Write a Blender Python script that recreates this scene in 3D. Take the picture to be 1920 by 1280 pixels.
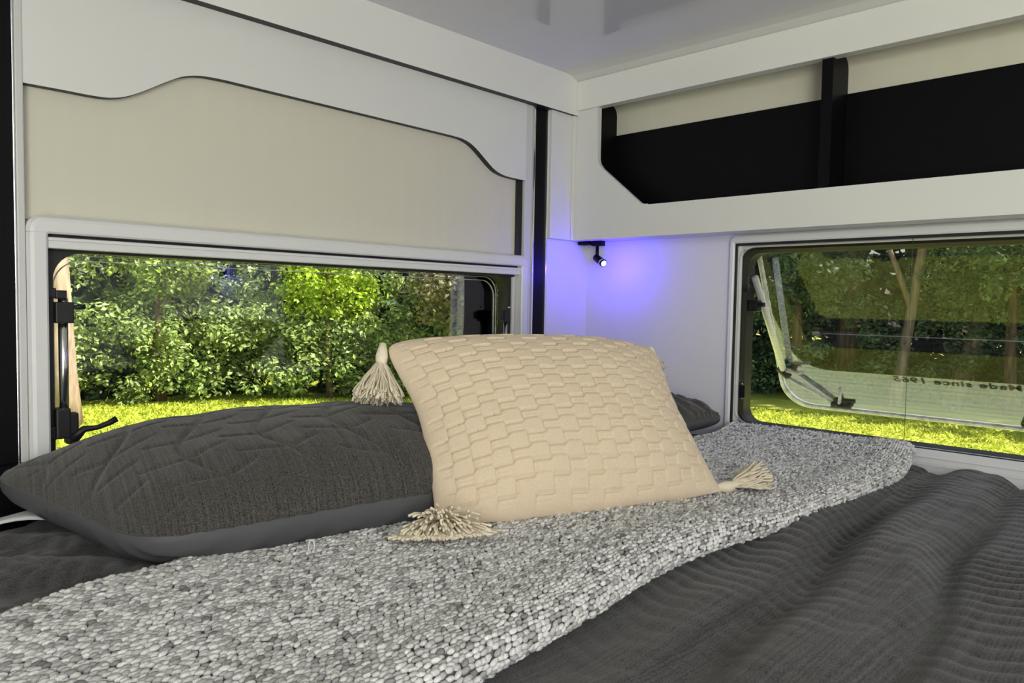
import bpy, bmesh, math, random
import numpy as np
from mathutils import Vector, Matrix

random.seed(7)
rng = np.random.default_rng(7)
scene = bpy.context.scene
COL = scene.collection
for o in list(bpy.data.objects):
    bpy.data.objects.remove(o, do_unlink=True)

# ------------------------------------------------------------------ camera
cam_data = bpy.data.cameras.new('camera')
cam = bpy.data.objects.new('camera', cam_data)
COL.objects.link(cam)
cam_data.sensor_width = 36.0
cam_data.lens = 36.0 * 1390.0 / 1920.0
cam_data.clip_start = 0.02
cam_data.clip_end = 200
YAW, PITCH, ROLL = math.radians(44.13), math.radians(2.97), math.radians(0.99)
fw = Vector((math.cos(YAW) * math.cos(PITCH), math.sin(YAW) * math.cos(PITCH), -math.sin(PITCH)))
rt = Vector((math.sin(YAW), -math.cos(YAW), 0))
up = rt.cross(fw)
r2 = math.cos(ROLL) * rt + math.sin(ROLL) * up
u2 = -math.sin(ROLL) * rt + math.cos(ROLL) * up
cam.matrix_world = Matrix(((r2.x, u2.x, -fw.x, -1.7201), (r2.y, u2.y, -fw.y, -1.3716), (r2.z, u2.z, -fw.z, 1.13), (0, 0, 0, 1)))
scene.camera = cam

# ------------------------------------------------------------------ light and exposure
scene.view_settings.view_transform = 'Standard'
scene.view_settings.look = 'None'
scene.view_settings.gamma = 1.0
scene.view_settings.use_curve_mapping = False
scene.view_settings.exposure = 0.0

SUN_DIR = Vector((0.40, -0.52, 0.76)).normalized()
world = bpy.data.worlds.new('sky')
scene.world = world
world.use_nodes = True
wn = world.node_tree.nodes
wn.clear()
sky = wn.new('ShaderNodeTexSky')
sky.sky_type = 'NISHITA'
sky.sun_disc = False
sky.sun_elevation = math.asin(SUN_DIR.z)
sky.sun_rotation = math.atan2(SUN_DIR.x, SUN_DIR.y)
sky.air_density = 1.2
sky.dust_density = 3.0
bg = wn.new('ShaderNodeBackground')
bg.inputs['Strength'].default_value = 0.30
wo = wn.new('ShaderNodeOutputWorld')
world.node_tree.links.new(sky.outputs[0], bg.inputs[0])
world.node_tree.links.new(bg.outputs[0], wo.inputs[0])

def add_light(name, kind, loc, direction, energy, color, **kw):
    d = bpy.data.lights.new(name, kind)
    d.energy = energy
    d.color = color
    for k, v in kw.items():
        setattr(d, k, v)
    o = bpy.data.objects.new(name, d)
    COL.objects.link(o)
    o.location = loc
    if direction is not None:
        o.rotation_euler = Vector(direction).to_track_quat('-Z', 'Y').to_euler()
    return o

add_light('sun', 'SUN', (5, -8, 14), -SUN_DIR, 15.0, (1.0, 0.95, 0.86), angle=math.radians(0.6))
# unseen fill lights added behind the camera: one in the doorway, one overhead
add_light('doorway_fill', 'AREA', (-2.93, -2.75, 1.0), (1, 0.75, 0.05), 37, (1.0, 0.99, 0.97), shape='RECTANGLE', size=0.9, size_y=1.5)
add_light('overhead_fill', 'AREA', (-1.9, -2.6, 1.70), (0.25, 0.55, -0.8), 20, (1.0, 0.98, 0.95), shape='RECTANGLE', size=1.2, size_y=0.6)

# ------------------------------------------------------------------ materials
def mat(name, base=(0.8, 0.8, 0.8), rough=0.5, metal=0.0, spec=0.5, var=0.0, var_scale=(8, 8, 8), bump=0.0, bump_scale=(200, 200, 200),
        attr=None, sheen=0.0, grain=0.0):
    m = bpy.data.materials.new(name)
    m.use_nodes = True
    nt = m.node_tree
    b = nt.nodes['Principled BSDF']
    b.inputs['Base Color'].default_value = (*base, 1)
    b.inputs['Roughness'].default_value = rough
    b.inputs['Metallic'].default_value = metal
    b.inputs['Specular IOR Level'].default_value = spec
    if sheen:
        b.inputs['Sheen Weight'].default_value = sheen
    tc = nt.nodes.new('ShaderNodeTexCoord')
    col_out = None
    if attr:
        a = nt.nodes.new('ShaderNodeAttribute')
        a.attribute_name = attr
        col_out = a.outputs['Color']
    if var:
        mp = nt.nodes.new('ShaderNodeMapping')
        mp.inputs['Scale'].default_value = var_scale
        nt.links.new(tc.outputs['Object'], mp.inputs['Vector'])
        n = nt.nodes.new('ShaderNodeTexNoise')
        n.inputs['Scale'].default_value = 1.0
        n.inputs['Detail'].default_value = 4.0
        nt.links.new(mp.outputs[0], n.inputs['Vector'])
        ramp = nt.nodes.new('ShaderNodeMapRange')
        ramp.inputs['From Min'].default_value = 0.3
        ramp.inputs['From Max'].default_value = 0.7
        ramp.inputs['To Min'].default_value = 1 - var
        ramp.inputs['To Max'].default_value = 1 + var
        fac = n.outputs['Fac']
        if grain:
            g = nt.nodes.new('ShaderNodeTexNoise')
            g.inputs['Scale'].default_value = grain
            g.inputs['Detail'].default_value = 2.0
            nt.links.new(tc.outputs['Object'], g.inputs['Vector'])
            av = nt.nodes.new('ShaderNodeMix')
            av.data_type = 'FLOAT'
            av.inputs[0].default_value = 0.62
            nt.links.new(fac, av.inputs[2])
            nt.links.new(g.outputs['Fac'], av.inputs[3])
            fac = av.outputs[0]
        nt.links.new(fac, ramp.inputs['Value'])
        mx = nt.nodes.new('ShaderNodeMix')
        mx.data_type = 'RGBA'
        mx.blend_type = 'MULTIPLY'
        mx.inputs['Factor'].default_value = 1
        mx.inputs['A'].default_value = (*base, 1)
        if col_out:
            nt.links.new(col_out, mx.inputs['A'])
        nt.links.new(ramp.outputs[0], mx.inputs['B'])
        col_out = mx.outputs['Result']
    if col_out:
        nt.links.new(col_out, b.inputs['Base Color'])
    if bump:
        mp = nt.nodes.new('ShaderNodeMapping')
        mp.inputs['Scale'].default_value = bump_scale
        nt.links.new(tc.outputs['Object'], mp.inputs['Vector'])
        n = nt.nodes.new('ShaderNodeTexNoise')
        n.inputs['Scale'].default_value = 1.0
        n.inputs['Detail'].default_value = 3.0
        nt.links.new(mp.outputs[0], n.inputs['Vector'])
        bp = nt.nodes.new('ShaderNodeBump')
        bp.inputs['Strength'].default_value = bump
        bp.inputs['Distance'].default_value = 0.002
        nt.links.new(n.outputs['Fac'], bp.inputs['Height'])
        nt.links.new(bp.outputs[0], b.inputs['Normal'])
    return m

def glass_mat(name, tint, fac, rough=0.0):
    m = bpy.data.materials.new(name)
    m.use_nodes = True
    nt = m.node_tree
    nt.nodes.clear()
    out = nt.nodes.new('ShaderNodeOutputMaterial')
    t = nt.nodes.new('ShaderNodeBsdfTransparent')
    t.inputs[0].default_value = (*tint, 1)
    g = nt.nodes.new('ShaderNodeBsdfGlossy')
    g.inputs['Roughness'].default_value = rough
    g.inputs[0].default_value = (0.97, 1.0, 0.99, 1)
    mx = nt.nodes.new('ShaderNodeMixShader')
    lw = nt.nodes.new('ShaderNodeFresnel')
    lw.inputs['IOR'].default_value = 1.49
    ad = nt.nodes.new('ShaderNodeMath')
    ad.operation = 'ADD'
    ad.use_clamp = True
    ad.inputs[1].default_value = fac
    nt.links.new(lw.outputs[0], ad.inputs[0])
    nt.links.new(ad.outputs[0], mx.inputs[0])
    nt.links.new(t.outputs[0], mx.inputs[1])
    nt.links.new(g.outputs[0], mx.inputs[2])
    nt.links.new(mx.outputs[0], out.inputs[0])
    return m

def leaf_mat(name, trans=0.35, spec=0.5, rough=0.42):
    m = bpy.data.materials.new(name)
    m.use_nodes = True
    nt = m.node_tree
    b = nt.nodes['Principled BSDF']
    out = nt.nodes['Material Output']
    a = nt.nodes.new('ShaderNodeAttribute')
    a.attribute_name = 'col'
    nt.links.new(a.outputs['Color'], b.inputs['Base Color'])
    b.inputs['Roughness'].default_value = rough
    b.inputs['Specular IOR Level'].default_value = spec
    tr = nt.nodes.new('ShaderNodeBsdfTranslucent')
    nt.links.new(a.outputs['Color'], tr.inputs[0])
    mx = nt.nodes.new('ShaderNodeMixShader')
    mx.inputs[0].default_value = trans
    nt.links.new(b.outputs[0], mx.inputs[1])
    nt.links.new(tr.outputs[0], mx.inputs[2])
    nt.links.new(mx.outputs[0], out.inputs[0])
    return m

def emit_mat(name, color, strength):
    m = bpy.data.materials.new(name)
    m.use_nodes = True
    b = m.node_tree.nodes['Principled BSDF']
    b.inputs['Base Color'].default_value = (*color, 1)
    b.inputs['Emission Color'].default_value = (*color, 1)
    b.inputs['Emission Strength'].default_value = strength
    return m

M = dict(
    white=mat('white_laminate', (0.74, 0.745, 0.735), 0.38, var=0.02, var_scale=(3, 3, 3)),
    cornice=mat('cornice_white', (0.80, 0.80, 0.785), 0.35, var=0.02, var_scale=(3, 3, 3)),
    wall=mat('wall_white', (0.76, 0.755, 0.76), 0.45, var=0.02, var_scale=(4, 4, 4)),
    cream=mat('cream_panel', (0.66, 0.64, 0.54), 0.42, var=0.012, var_scale=(30, 30, 3)),
    ceiling=mat('glossy_ceiling', (0.76, 0.757, 0.745), 0.07, spec=0.55, var=0.01),
    plastic=mat('white_plastic', (0.74, 0.745, 0.75), 0.32),
    grey_trim=mat('grey_trim', (0.62, 0.62, 0.62), 0.35),
    chrome=mat('chrome', (0.82, 0.82, 0.84), 0.18, metal=1.0),
    black=mat('black_laminate', (0.0035, 0.0035, 0.005), 0.45, spec=0.12),
    rubber=mat('black_rubber', (0.010, 0.010, 0.012), 0.5),
    floor=mat('vinyl_floor', (0.28, 0.26, 0.23), 0.5, var=0.15, var_scale=(2, 20, 2)),
    duvet=mat('charcoal_quilt', (0.062, 0.060, 0.061), 0.9, spec=0.15, var=0.95, var_scale=(5, 420, 3), grain=560, sheen=0.2),
    pillow=mat('charcoal_linen', (0.066, 0.062, 0.056), 0.9, spec=0.15, var=0.95, var_scale=(420, 5, 3), grain=560, sheen=0.2),
    sateen=mat('grey_sateen', (0.090, 0.092, 0.098), 0.55, spec=0.35, var=0.06, var_scale=(14, 14, 14), bump=0.15, bump_scale=(25, 25, 25)),
    sheet=mat('white_sheet', (0.75, 0.75, 0.75), 0.8),
    mattress=mat('mattress_ticking', (0.5, 0.5, 0.5), 0.9),
    cushion=mat('beige_knit', (0.74, 0.61, 0.445), 0.9, spec=0.15, var=0.05, var_scale=(400, 400, 300), bump=0.3, bump_scale=(900, 500, 500), sheen=0.2),
    tassel=mat('cream_cotton', (0.74, 0.66, 0.50), 0.9, spec=0.15, attr='col', var=0.05, var_scale=(90, 90, 90)),
    yarn=mat('grey_yarn', (0.6, 0.6, 0.6), 0.9, spec=0.15, attr='col', var=0.18, var_scale=(420, 900, 500), bump=0.35, bump_scale=(600, 1500, 800)),
    yarn_base=mat('yarn_backing', (0.24, 0.24, 0.235), 0.95, spec=0.1, var=0.3, var_scale=(300, 300, 300)),
    pane1=glass_mat('clear_acrylic', (0.84, 0.86, 0.84), 0.0),
    pane2=glass_mat('tinted_acrylic', (0.90, 0.90, 0.92), 0.30),
    pane_back=glass_mat('clear_acrylic_back', (0.99, 0.99, 0.99), -0.04),
    acrylic_edge=mat('acrylic_edge', (0.45, 0.47, 0.44), 0.15, var=0.3, var_scale=(60, 60, 60)),
    cladding=mat('white_cladding', (0.82, 0.87, 0.90), 0.4),
    lettering=mat('black_vinyl', (0.015, 0.015, 0.015), 0.5),
    leaf=leaf_mat('sunlit_leaf'),
    dleaf=leaf_mat('forest_leaf', 0.25, 0.1, 0.8),
    blade=leaf_mat('grass_blade', 0.3, 0.05, 0.9),
    lawn=mat('lawn', (0.40, 0.43, 0.06), 0.9, spec=0.1, var=0.22, var_scale=(1.2, 1.2, 1.2)),
    bark=mat('bark', (0.19, 0.125, 0.085), 0.9, spec=0.1, var=0.5, var_scale=(18, 18, 3), bump=1.0, bump_scale=(40, 40, 6)),
    pale_bark=mat('pale_bark', (0.36, 0.26, 0.20), 0.9, spec=0.1, var=0.45, var_scale=(18, 18, 3), bump=1.0, bump_scale=(40, 40, 6)),
    led=emit_mat('blue_led', (0.35, 0.35, 1.0), 7.0),
    screen=glass_mat('flyscreen_mesh', (0.90, 0.90, 0.92), -0.035),
    thread=mat('screen_thread', (0.08, 0.08, 0.085), 0.8),
)

# ------------------------------------------------------------------ helpers
def link(name, me, parent=None, kind=None, label=None, cat=None, group=None):
    o = bpy.data.objects.new(name, me)
    COL.objects.link(o)
    if parent is not None:
        o.parent = parent
    for k, v in (('kind', kind), ('label', label), ('category', cat), ('group', group)):
        if v:
            o[k] = v
    return o

def empty(name, loc=(0, 0, 0), **kw):
    o = link(name, None, **kw)
    o.empty_display_size = 0.05
    o.location = loc
    return o

def put(o, loc):
    """parent-space shift so that world geometry stays where it was drawn"""
    o.location = -Vector(loc)
    return o

def bm_obj(name, bm, m, parent=None, smooth=False, off=None, **kw):
    bmesh.ops.recalc_face_normals(bm, faces=bm.faces)
    me = bpy.data.meshes.new(name)
    bm.to_mesh(me)
    bm.free()
    for mm in (m if isinstance(m, (list, tuple)) else [m]):
        me.materials.append(mm)
    if smooth:
        me.polygons.foreach_set('use_smooth', [True] * len(me.polygons))
    o = link(name, me, parent, **kw)
    if parent is not None:
        if parent.parent is not None:
            o.location = (0, 0, 0)
        else:
            o.location = -Vector(parent.location)
    return o

def np_obj(name, v, f, m, parent=None, smooth=True, col=None, **kw):
    """fast mesh from arrays; f is (n,3) or (n,4)"""
    me = bpy.data.meshes.new(name)
    v = np.ascontiguousarray(v, np.float32)
    f = np.ascontiguousarray(f, np.int32)
    me.vertices.add(len(v))
    me.vertices.foreach_set('co', v.ravel())
    k = f.shape[1]
    me.loops.add(f.size)
    me.loops.foreach_set('vertex_index', f.ravel())
    me.polygons.add(len(f))
    me.polygons.foreach_set('loop_start', np.arange(0, f.size, k, dtype=np.int32))
    me.polygons.foreach_set('use_smooth', np.full(len(f), smooth))
    me.update(calc_edges=True)
    me.validate()
    if col is not None:
        a = me.color_attributes.new('col', 'FLOAT_COLOR', 'POINT')
        c = np.ones((len(v), 4), np.float32)
        c[:, :3] = col
        a.data.foreach_set('color', c.ravel())
    me.materials.append(m)
    o = link(name, me, parent, **kw)
    if parent is not None and parent.parent is None:
        o.location = -Vector(parent.location)
    return o

def bx(bm, x0, x1, y0, y1, z0, z1, bevel=0.0, seg=2):
    r = bmesh.ops.create_cube(bm, size=1)
    for v in r['verts']:
        v.co = Vector(((x0 + x1) / 2 + v.co.x * (x1 - x0), (y0 + y1) / 2 + v.co.y * (y1 - y0), (z0 + z1) / 2 + v.co.z * (z1 - z0)))
    if bevel:
        ed = list({e for v in r['verts'] for e in v.link_edges})
        bmesh.ops.bevel(bm, geom=ed, offset=bevel, segments=seg, profile=0.6, affect='EDGES')

def box(name, m, b, parent=None, bevel=0.0, **kw):
    bm = bmesh.new()
    bx(bm, *b, bevel=bevel)
    return bm_obj(name, bm, m, parent, **kw)

def boxes(name, m, bs, parent=None, bevel=0.0, **kw):
    bm = bmesh.new()
    for b in bs:
        bx(bm, *b, bevel=bevel)
    return bm_obj(name, bm, m, parent, **kw)

def tube_bm(bm, pts, rad, n=10, cap=True):
    pts = [Vector(p) for p in pts]
    if isinstance(rad, (list, tuple)):
        rad = [float(q) for q in rad]
    else:
        rad = [rad] * len(pts)
    rings = []
    ref = Vector((0.31, 0.17, 0.93))
    for i, p in enumerate(pts):
        t = (pts[min(i + 1, len(pts) - 1)] - pts[max(i - 1, 0)]).normalized()
        a = t.cross(ref)
        if a.length < 1e-3:
            a = t.cross(Vector((1, 0, 0)))
        a.normalize()
        b = t.cross(a)
        rings.append([bm.verts.new(p + rad[i] * (math.cos(2 * math.pi * k / n) * a + math.sin(2 * math.pi * k / n) * b)) for k in range(n)])
    for r0, r1 in zip(rings, rings[1:]):
        for k in range(n):
            bm.faces.new((r0[k], r0[(k + 1) % n], r1[(k + 1) % n], r1[k]))
    if cap:
        bm.faces.new(rings[0][::-1])
        bm.faces.new(rings[-1])

def tube(name, m, pts, rad, parent=None, n=10, smooth=True, **kw):
    bm = bmesh.new()
    tube_bm(bm, pts, rad, n)
    return bm_obj(name, bm, m, parent, smooth=smooth, **kw)

def rrect(a0, a1, b0, b1, r, n=8):
    """rounded rectangle outline; r may be one radius or four (a1b1, a0b1, a0b0, a1b0)"""
    if not isinstance(r, (list, tuple)):
        r = [r] * 4
    out = []
    for (ca, cb, sa, sb, s, rr) in ((a1, b1, -1, -1, 0, r[0]), (a0, b1, 1, -1, 90, r[1]), (a0, b0, 1, 1, 180, r[2]), (a1, b0, -1, 1, 270, r[3])):
        for k in range(n + 1):
            t = math.radians(s + 90 * k / n)
            out.append((ca + sa * rr + rr * math.cos(t), cb + sb * rr + rr * math.sin(t)))
    return out

def loft(name, m, loops, to3, parent=None, close=True, fill=False, **kw):
    """loops: list of (outline, depth) bridged one to the next"""
    bm = bmesh.new()
    rings = [[bm.verts.new(to3(a, b, d)) for a, b in ol] for ol, d in loops]
    n = len(rings[0])
    pairs = list(zip(rings, rings[1:]))
    if close:
        pairs.append((rings[-1], rings[0]))
    for r0, r1 in pairs:
        for k in range(n):
            bm.faces.new((r0[k], r0[(k + 1) % n], r1[(k + 1) % n], r1[k]))
    if fill:
        bm.faces.new(rings[0][::-1])
        bm.faces.new(rings[-1])
    return bm_obj(name, bm, m, parent, **kw)

def prism(name, m, poly, d0, d1, to3, parent=None, edge_mat=None, edge_sel=None, **kw):
    """polygon in (a, b) extruded between depths d0 and d1"""
    bm = bmesh.new()
    f0 = [bm.verts.new(to3(a, b, d0)) for a, b in poly]
    f1 = [bm.verts.new(to3(a, b, d1)) for a, b in poly]
    bm.faces.new(f0)
    bm.faces.new(f1[::-1])
    n = len(poly)
    for k in range(n):
        f = bm.faces.new((f0[k], f1[k], f1[(k + 1) % n], f0[(k + 1) % n]))
        if edge_sel and edge_sel(poly[k], poly[(k + 1) % n]):
            f.material_index = 1
    bm.normal_update()
    bmesh.ops.triangulate(bm, faces=[f for f in bm.faces if len(f.verts) > 4], ngon_method='EAR_CLIP')
    return bm_obj(name, bm, [m] + ([edge_mat] if edge_mat else []), parent, **kw)

def spline(pts, n=6):
    """Catmull-Rom through 2-D points"""
    p = [pts[0]] + list(pts) + [pts[-1]]
    out = []
    for i in range(1, len(p) - 2):
        for k in range(n):
            t = k / n
            q = []
            for c in range(len(p[0])):
                a, b, d, e = p[i - 1][c], p[i][c], p[i + 1][c], p[i + 2][c]
                q.append(0.5 * (2 * b + (d - a) * t + (2 * a - 5 * b + 4 * d - e) * t * t + (3 * b - a - 3 * d + e) * t ** 3))
            out.append(tuple(q))
    out.append(tuple(pts[-1]))
    return out

onY = lambda a, b, d: (a, d, b)      # outline on the left wall: a = x, b = z, depth = y
onX = lambda a, b, d: (d, a, b)      # outline on the right wall: a = y, b = z, depth = x

# ------------------------------------------------------------------ room shell
XB, YB = -3.0, -3.6
S = 'structure'
box('floor', M['floor'], (XB, 0.04, YB, 0.06, -0.06, 0.0), kind=S)
# ceiling with a shallow cove down to the cornice of the right wall
bm = bmesh.new()
prof = [(XB, 1.760), (-0.150, 1.760), (-0.120, 1.757), (-0.093, 1.746), (0.04, 1.746), (0.04, 1.83), (XB, 1.83)]
f0 = [bm.verts.new((x, YB, z)) for x, z in prof]
f1 = [bm.verts.new((x, 0.06, z)) for x, z in prof]
bm.faces.new(f0); bm.faces.new(f1[::-1])
for k in range(len(prof)):
    bm.faces.new((f0[k], f1[k], f1[(k + 1) % len(prof)], f0[(k + 1) % len(prof)]))
bm_obj('ceiling', bm, M['ceiling'], kind=S)

wl = boxes('wall_left', M['wall'], [(XB, -1.385, 0.012, 0.05, 0, 1.76), (-0.300, 0.0, 0.012, 0.05, 0, 1.76),
                                    (-1.385, -0.300, 0.012, 0.05, 0, 0.745), (-1.385, -0.300, 0.012, 0.05, 1.205, 1.76),
                                    (-0.181, 0.0, -0.004, 0.012, 0, 1.76)], kind=S)
wr = boxes('wall_right', M['wall'], [(0, 0.04, YB, -1.62, 0, 1.746), (0, 0.04, -0.492, 0.05, 0, 1.746),
                                     (0, 0.04, -1.62, -0.492, 0, 0.838), (0, 0.04, -1.62, -0.492, 1.282, 1.746)], kind=S)
boxes('wall_back', M['wall'], [(XB - 0.05, XB, YB, -3.3, 0, 1.76), (XB - 0.05, XB, -2.2, 0.05, 0, 1.76)], kind=S)
boxes('wall_front', M['wall'], [(XB, 0.04, YB - 0.05, YB, 0, 1.76)], kind=S)

# boards and trims on the left wall
prism('cream_panel', M['cream'], [(-1.414, 1.25), (-0.297, 1.25), (-0.297, 1.60), (-1.414, 1.60)], 0.011, 0.006, onY, wl)
box('shadow_gap', M['rubber'], (-0.297, -0.277, -0.001, 0.0115, 1.24, 1.47), wl)
low = spline([(-1.416, 1.4575), (-1.359, 1.458), (-1.318, 1.458), (-1.286, 1.461), (-1.252, 1.474), (-1.195, 1.509), (-1.168, 1.523), (-1.135, 1.531), (-1.09, 1.533)], 5) + \
      spline([(-0.60, 1.528), (-0.53, 1.527), (-0.495, 1.524), (-0.460, 1.511), (-0.40, 1.471), (-0.368, 1.459), (-0.335, 1.455), (-0.277, 1.454)], 5)
poly = low + [(-0.277, 1.70), (-1.416, 1.70)]
prism('pelmet_board', M['white'], poly, -0.012, 0.0055, onY, wl, edge_mat=M['rubber'], edge_sel=lambda p, q: max(p[1], q[1]) < 1.6)
for cx, cz, cy, r in ((-1.275, 1.58, -0.0123, 0.0055), (-0.623, 1.708, -0.0343, 0.004)):
    bm = bmesh.new()
    tube_bm(bm, [(cx, cy + 0.004, cz), (cx, cy, cz)], r, 16)
    bm_obj('screw_cap', bm, M['white'] if cy > -0.02 else M['cornice'], wl, smooth=False)
box('silver_post', M['grey_trim'], (-0.277, -0.250, -0.010, 0.012, 0, 1.66), wl, bevel=0.002, label='light grey aluminium post')
box('chrome_strip', M['chrome'], (-0.250, -0.242, -0.014, 0.012, 0, 1.66), wl, bevel=0.002)
box('black_seal_and_gap', M['black'], (-0.242, -0.194, -0.009, 0.012, 0, 1.66), wl)
box('chrome_strip', M['chrome'], (-0.194, -0.188, -0.013, 0.012, 0, 1.66), wl, bevel=0.0015)
box('grey_strip', M['grey_trim'], (-0.188, -0.181, -0.008, 0.012, 0, 1.66), wl, bevel=0.0015)
box('black_seal_and_gap', M['black'], (-1.60, -1.430, -0.012, 0.012, 0, 1.70), wl)
box('black_seal_and_gap', M['black'], (-1.60, -1.36, -0.030, -0.015, 0.70, 0.866), wl)  # black board added for the shade in the gap left of the pillow
box('chrome_strip', M['chrome'], (-1.430, -1.4265, -0.0135, 0.012, 0, 1.70), wl, bevel=0.001)
box('silver_post', M['grey_trim'], (-1.4265, -1.4155, -0.014, 0.012, 0, 1.70), wl, bevel=0.002, label='light grey aluminium post')

# cornices
bm = bmesh.new()
bx(bm, -2.6, -0.089, -0.034, 0.012, 1.654, 1.762, bevel=0.0012)
for f in bm.faces:
    if f.calc_center_median().z < 1.6545:
        f.material_index = 1
bm_obj('trim_1', bm, [M['cornice'], M['rubber']], kind=S, label='white cornice board over the left wall')
bm = bmesh.new()
bx(bm, -0.098, -0.070, -2.6, -0.0345, 1.667, 1.746, bevel=0.0015)
bm_obj('trim_2', bm, M['cornice'], kind=S, label='white cornice board over the locker on the right wall')

# ------------------------------------------------------------------ window in the left wall
w1 = empty('window_1', kind=S)
R8 = lambda a0, a1, b0, b1, r: rrect(a0, a1, b0, b1, r, 8)
loft('frame', M['plastic'], [(R8(-1.415, -0.266, 0.70, 1.256, 0.022), 0.0115), (R8(-1.415, -0.266, 0.70, 1.256, 0.022), -0.014),
                             (R8(-1.411, -0.270, 0.704, 1.252, 0.02), -0.021), (R8(-1.406, -0.275, 0.709, 1.247, 0.017), -0.0235),
                             (R8(-1.390, -0.293, 0.74, 1.2305, 0.004), -0.0235), (R8(-1.387, -0.296, 0.743, 1.2275, 0.003), -0.021),
                             (R8(-1.387, -0.296, 0.743, 1.2275, 0.003), 0.0115)], onY, w1, smooth=False)
boxes('frame_joint', M['grey_trim'], [(-1.4152, -1.388, -0.0238, -0.012, 1.2285, 1.2292), (-0.294, -0.2658, -0.0238, -0.012, 1.2285, 1.2292)], w1)
box('blind_slot', M['rubber'], (-1.387, -0.296, -0.006, 0.011, 1.2215, 1.2278), w1)  # black strip stands in for the shade inside the slot
bm = bmesh.new()
bx(bm, -1.386, -0.296, -0.017, 0.011, 1.2045, 1.2225, bevel=0.002)
bx(bm, -1.386, -0.296, -0.0195, -0.016, 1.2165, 1.2215, bevel=0.001)
bm_obj('blind_bar', bm, M['plastic'], w1)
loft('seal', M['rubber'], [(R8(-1.387, -0.296, 0.743, 1.2045, 0.002), 0.012), (R8(-1.387, -0.296, 0.743, 1.2045, 0.002), 0.006),
                           (R8(-1.374, -0.318, 0.765, 1.200, 0.045), 0.006), (R8(-1.374, -0.318, 0.765, 1.200, 0.045), 0.045),
                           (R8(-1.387, -0.296, 0.743, 1.2045, 0.002), 0.045)], onY, w1)
loft('inner_rail', M['plastic'], [(R8(-0.3075, -0.2985, 0.745, 1.199, 0.003), 0.006), (R8(-0.3075, -0.2985, 0.745, 1.199, 0.003), 0.001)], onY, w1, close=False, fill=True)
loft('glass_pane', M['pane1'], [(R8(-1.380, -0.312, 0.755, 1.205, 0.05), 0.052), (R8(-1.380, -0.312, 0.755, 1.205, 0.05), 0.055)], onY, w1, close=False, fill=True)
for g in (0.0, 0.009):
    loft('pane_edge', M['acrylic_edge'], [(R8(-1.373 + g, -0.319 - g, 0.766 + g, 1.1985 - g, 0.045), 0.048), (R8(-1.3715 + g, -0.3205 - g, 0.7675 + g, 1.197 - g, 0.044), 0.048),
                                          (R8(-1.3715 + g, -0.3205 - g, 0.7675 + g, 1.197 - g, 0.044), 0.0515), (R8(-1.373 + g, -0.319 - g, 0.766 + g, 1.1985 - g, 0.045), 0.0515)], onY, w1)
# telescopic stay with its clamps, left and right
boxes('stay_hinge', M['rubber'], [(-1.385, -1.371, -0.002, 0.012, 1.1255, 1.1415), (-1.372, -1.356, -0.003, 0.010, 1.124, 1.138)], w1, bevel=0.002)
st = tube('stay', M['chrome'], [(-1.3605, 0.005, 0.90), (-1.3605, 0.005, 1.125)], 0.0072, w1, n=14)
box('clamp', M['rubber'], (-1.374, -1.347, -0.008, 0.016, 1.0845, 1.119), st, bevel=0.002).location = (0, 0, 0)
tube('knob', M['rubber'], [(-1.349, 0.0, 1.111), (-1.343, 0.0, 1.111), (-1.340, 0.0, 1.111), (-1.329, 0.0, 1.1115)], [0.003, 0.003, 0.0048, 0.0042], st, n=10)
boxes('lower_joint', M['rubber'], [(-1.376, -1.354, -0.010, 0.018, 0.895, 0.945), (-1.360, -1.342, -0.008, 0.014, 0.885, 0.936), (-1.387, -1.372, -0.002, 0.01, 0.893, 0.916)], w1, bevel=0.003)
tube('latch_lever', M['rubber'], [(-1.352, -0.006, 0.892), (-1.335, -0.008, 0.908), (-1.315, -0.010, 0.909), (-1.298, -0.012, 0.915), (-1.286, -0.013, 0.921)], [0.010, 0.006, 0.0042, 0.005, 0.0055], w1)
boxes('clamp', M['rubber'], [(-0.338, -0.318, -0.002, 0.016, 1.079, 1.110), (-0.352, -0.338, 0.000, 0.012, 1.086, 1.106)], w1, bevel=0.002)
tube('stay', M['chrome'], [(-0.325, 0.007, 0.79), (-0.325, 0.007, 1.082)], 0.0055, w1, n=12)
tube('screw', M['chrome'], [(-0.322, -0.001, 1.118), (-0.322, -0.004, 1.118)], 0.003, w1, n=10)

# ------------------------------------------------------------------ window in the right wall
w2 = empty('window_2', kind=S)
loft('frame', M['plastic'], [(R8(-1.65, -0.464, 0.775, 1.306, 0.016), 0.0), (R8(-1.65, -0.464, 0.775, 1.306, 0.016), -0.010),
                             (R8(-1.647, -0.467, 0.778, 1.303, 0.014), -0.0125), (R8(-1.64, -0.474, 0.812, 1.291, 0.003), -0.0125),
                             (R8(-1.637, -0.477, 0.8395, 1.287, 0.002), -0.010), (R8(-1.637, -0.477, 0.8395, 1.287, 0.002), 0.0)], onX, w2)
boxes('sill_ledge', M['grey_trim'], [(-0.0135, -0.012, -1.64, -0.474, 0.822, 0.8235), (-0.0135, -0.012, -1.64, -0.474, 0.806, 0.8075)], w2)
loft('outer_seal', M['rubber'], [(R8(-1.637, -0.477, 0.8395, 1.287, 0.003), -0.006), (R8(-1.632, -0.4815, 0.8405, 1.281, 0.004), -0.006),
                                 (R8(-1.632, -0.4815, 0.8405, 1.281, 0.004), 0.006), (R8(-1.637, -0.477, 0.8395, 1.287, 0.003), 0.006)], onX, w2)
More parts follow.
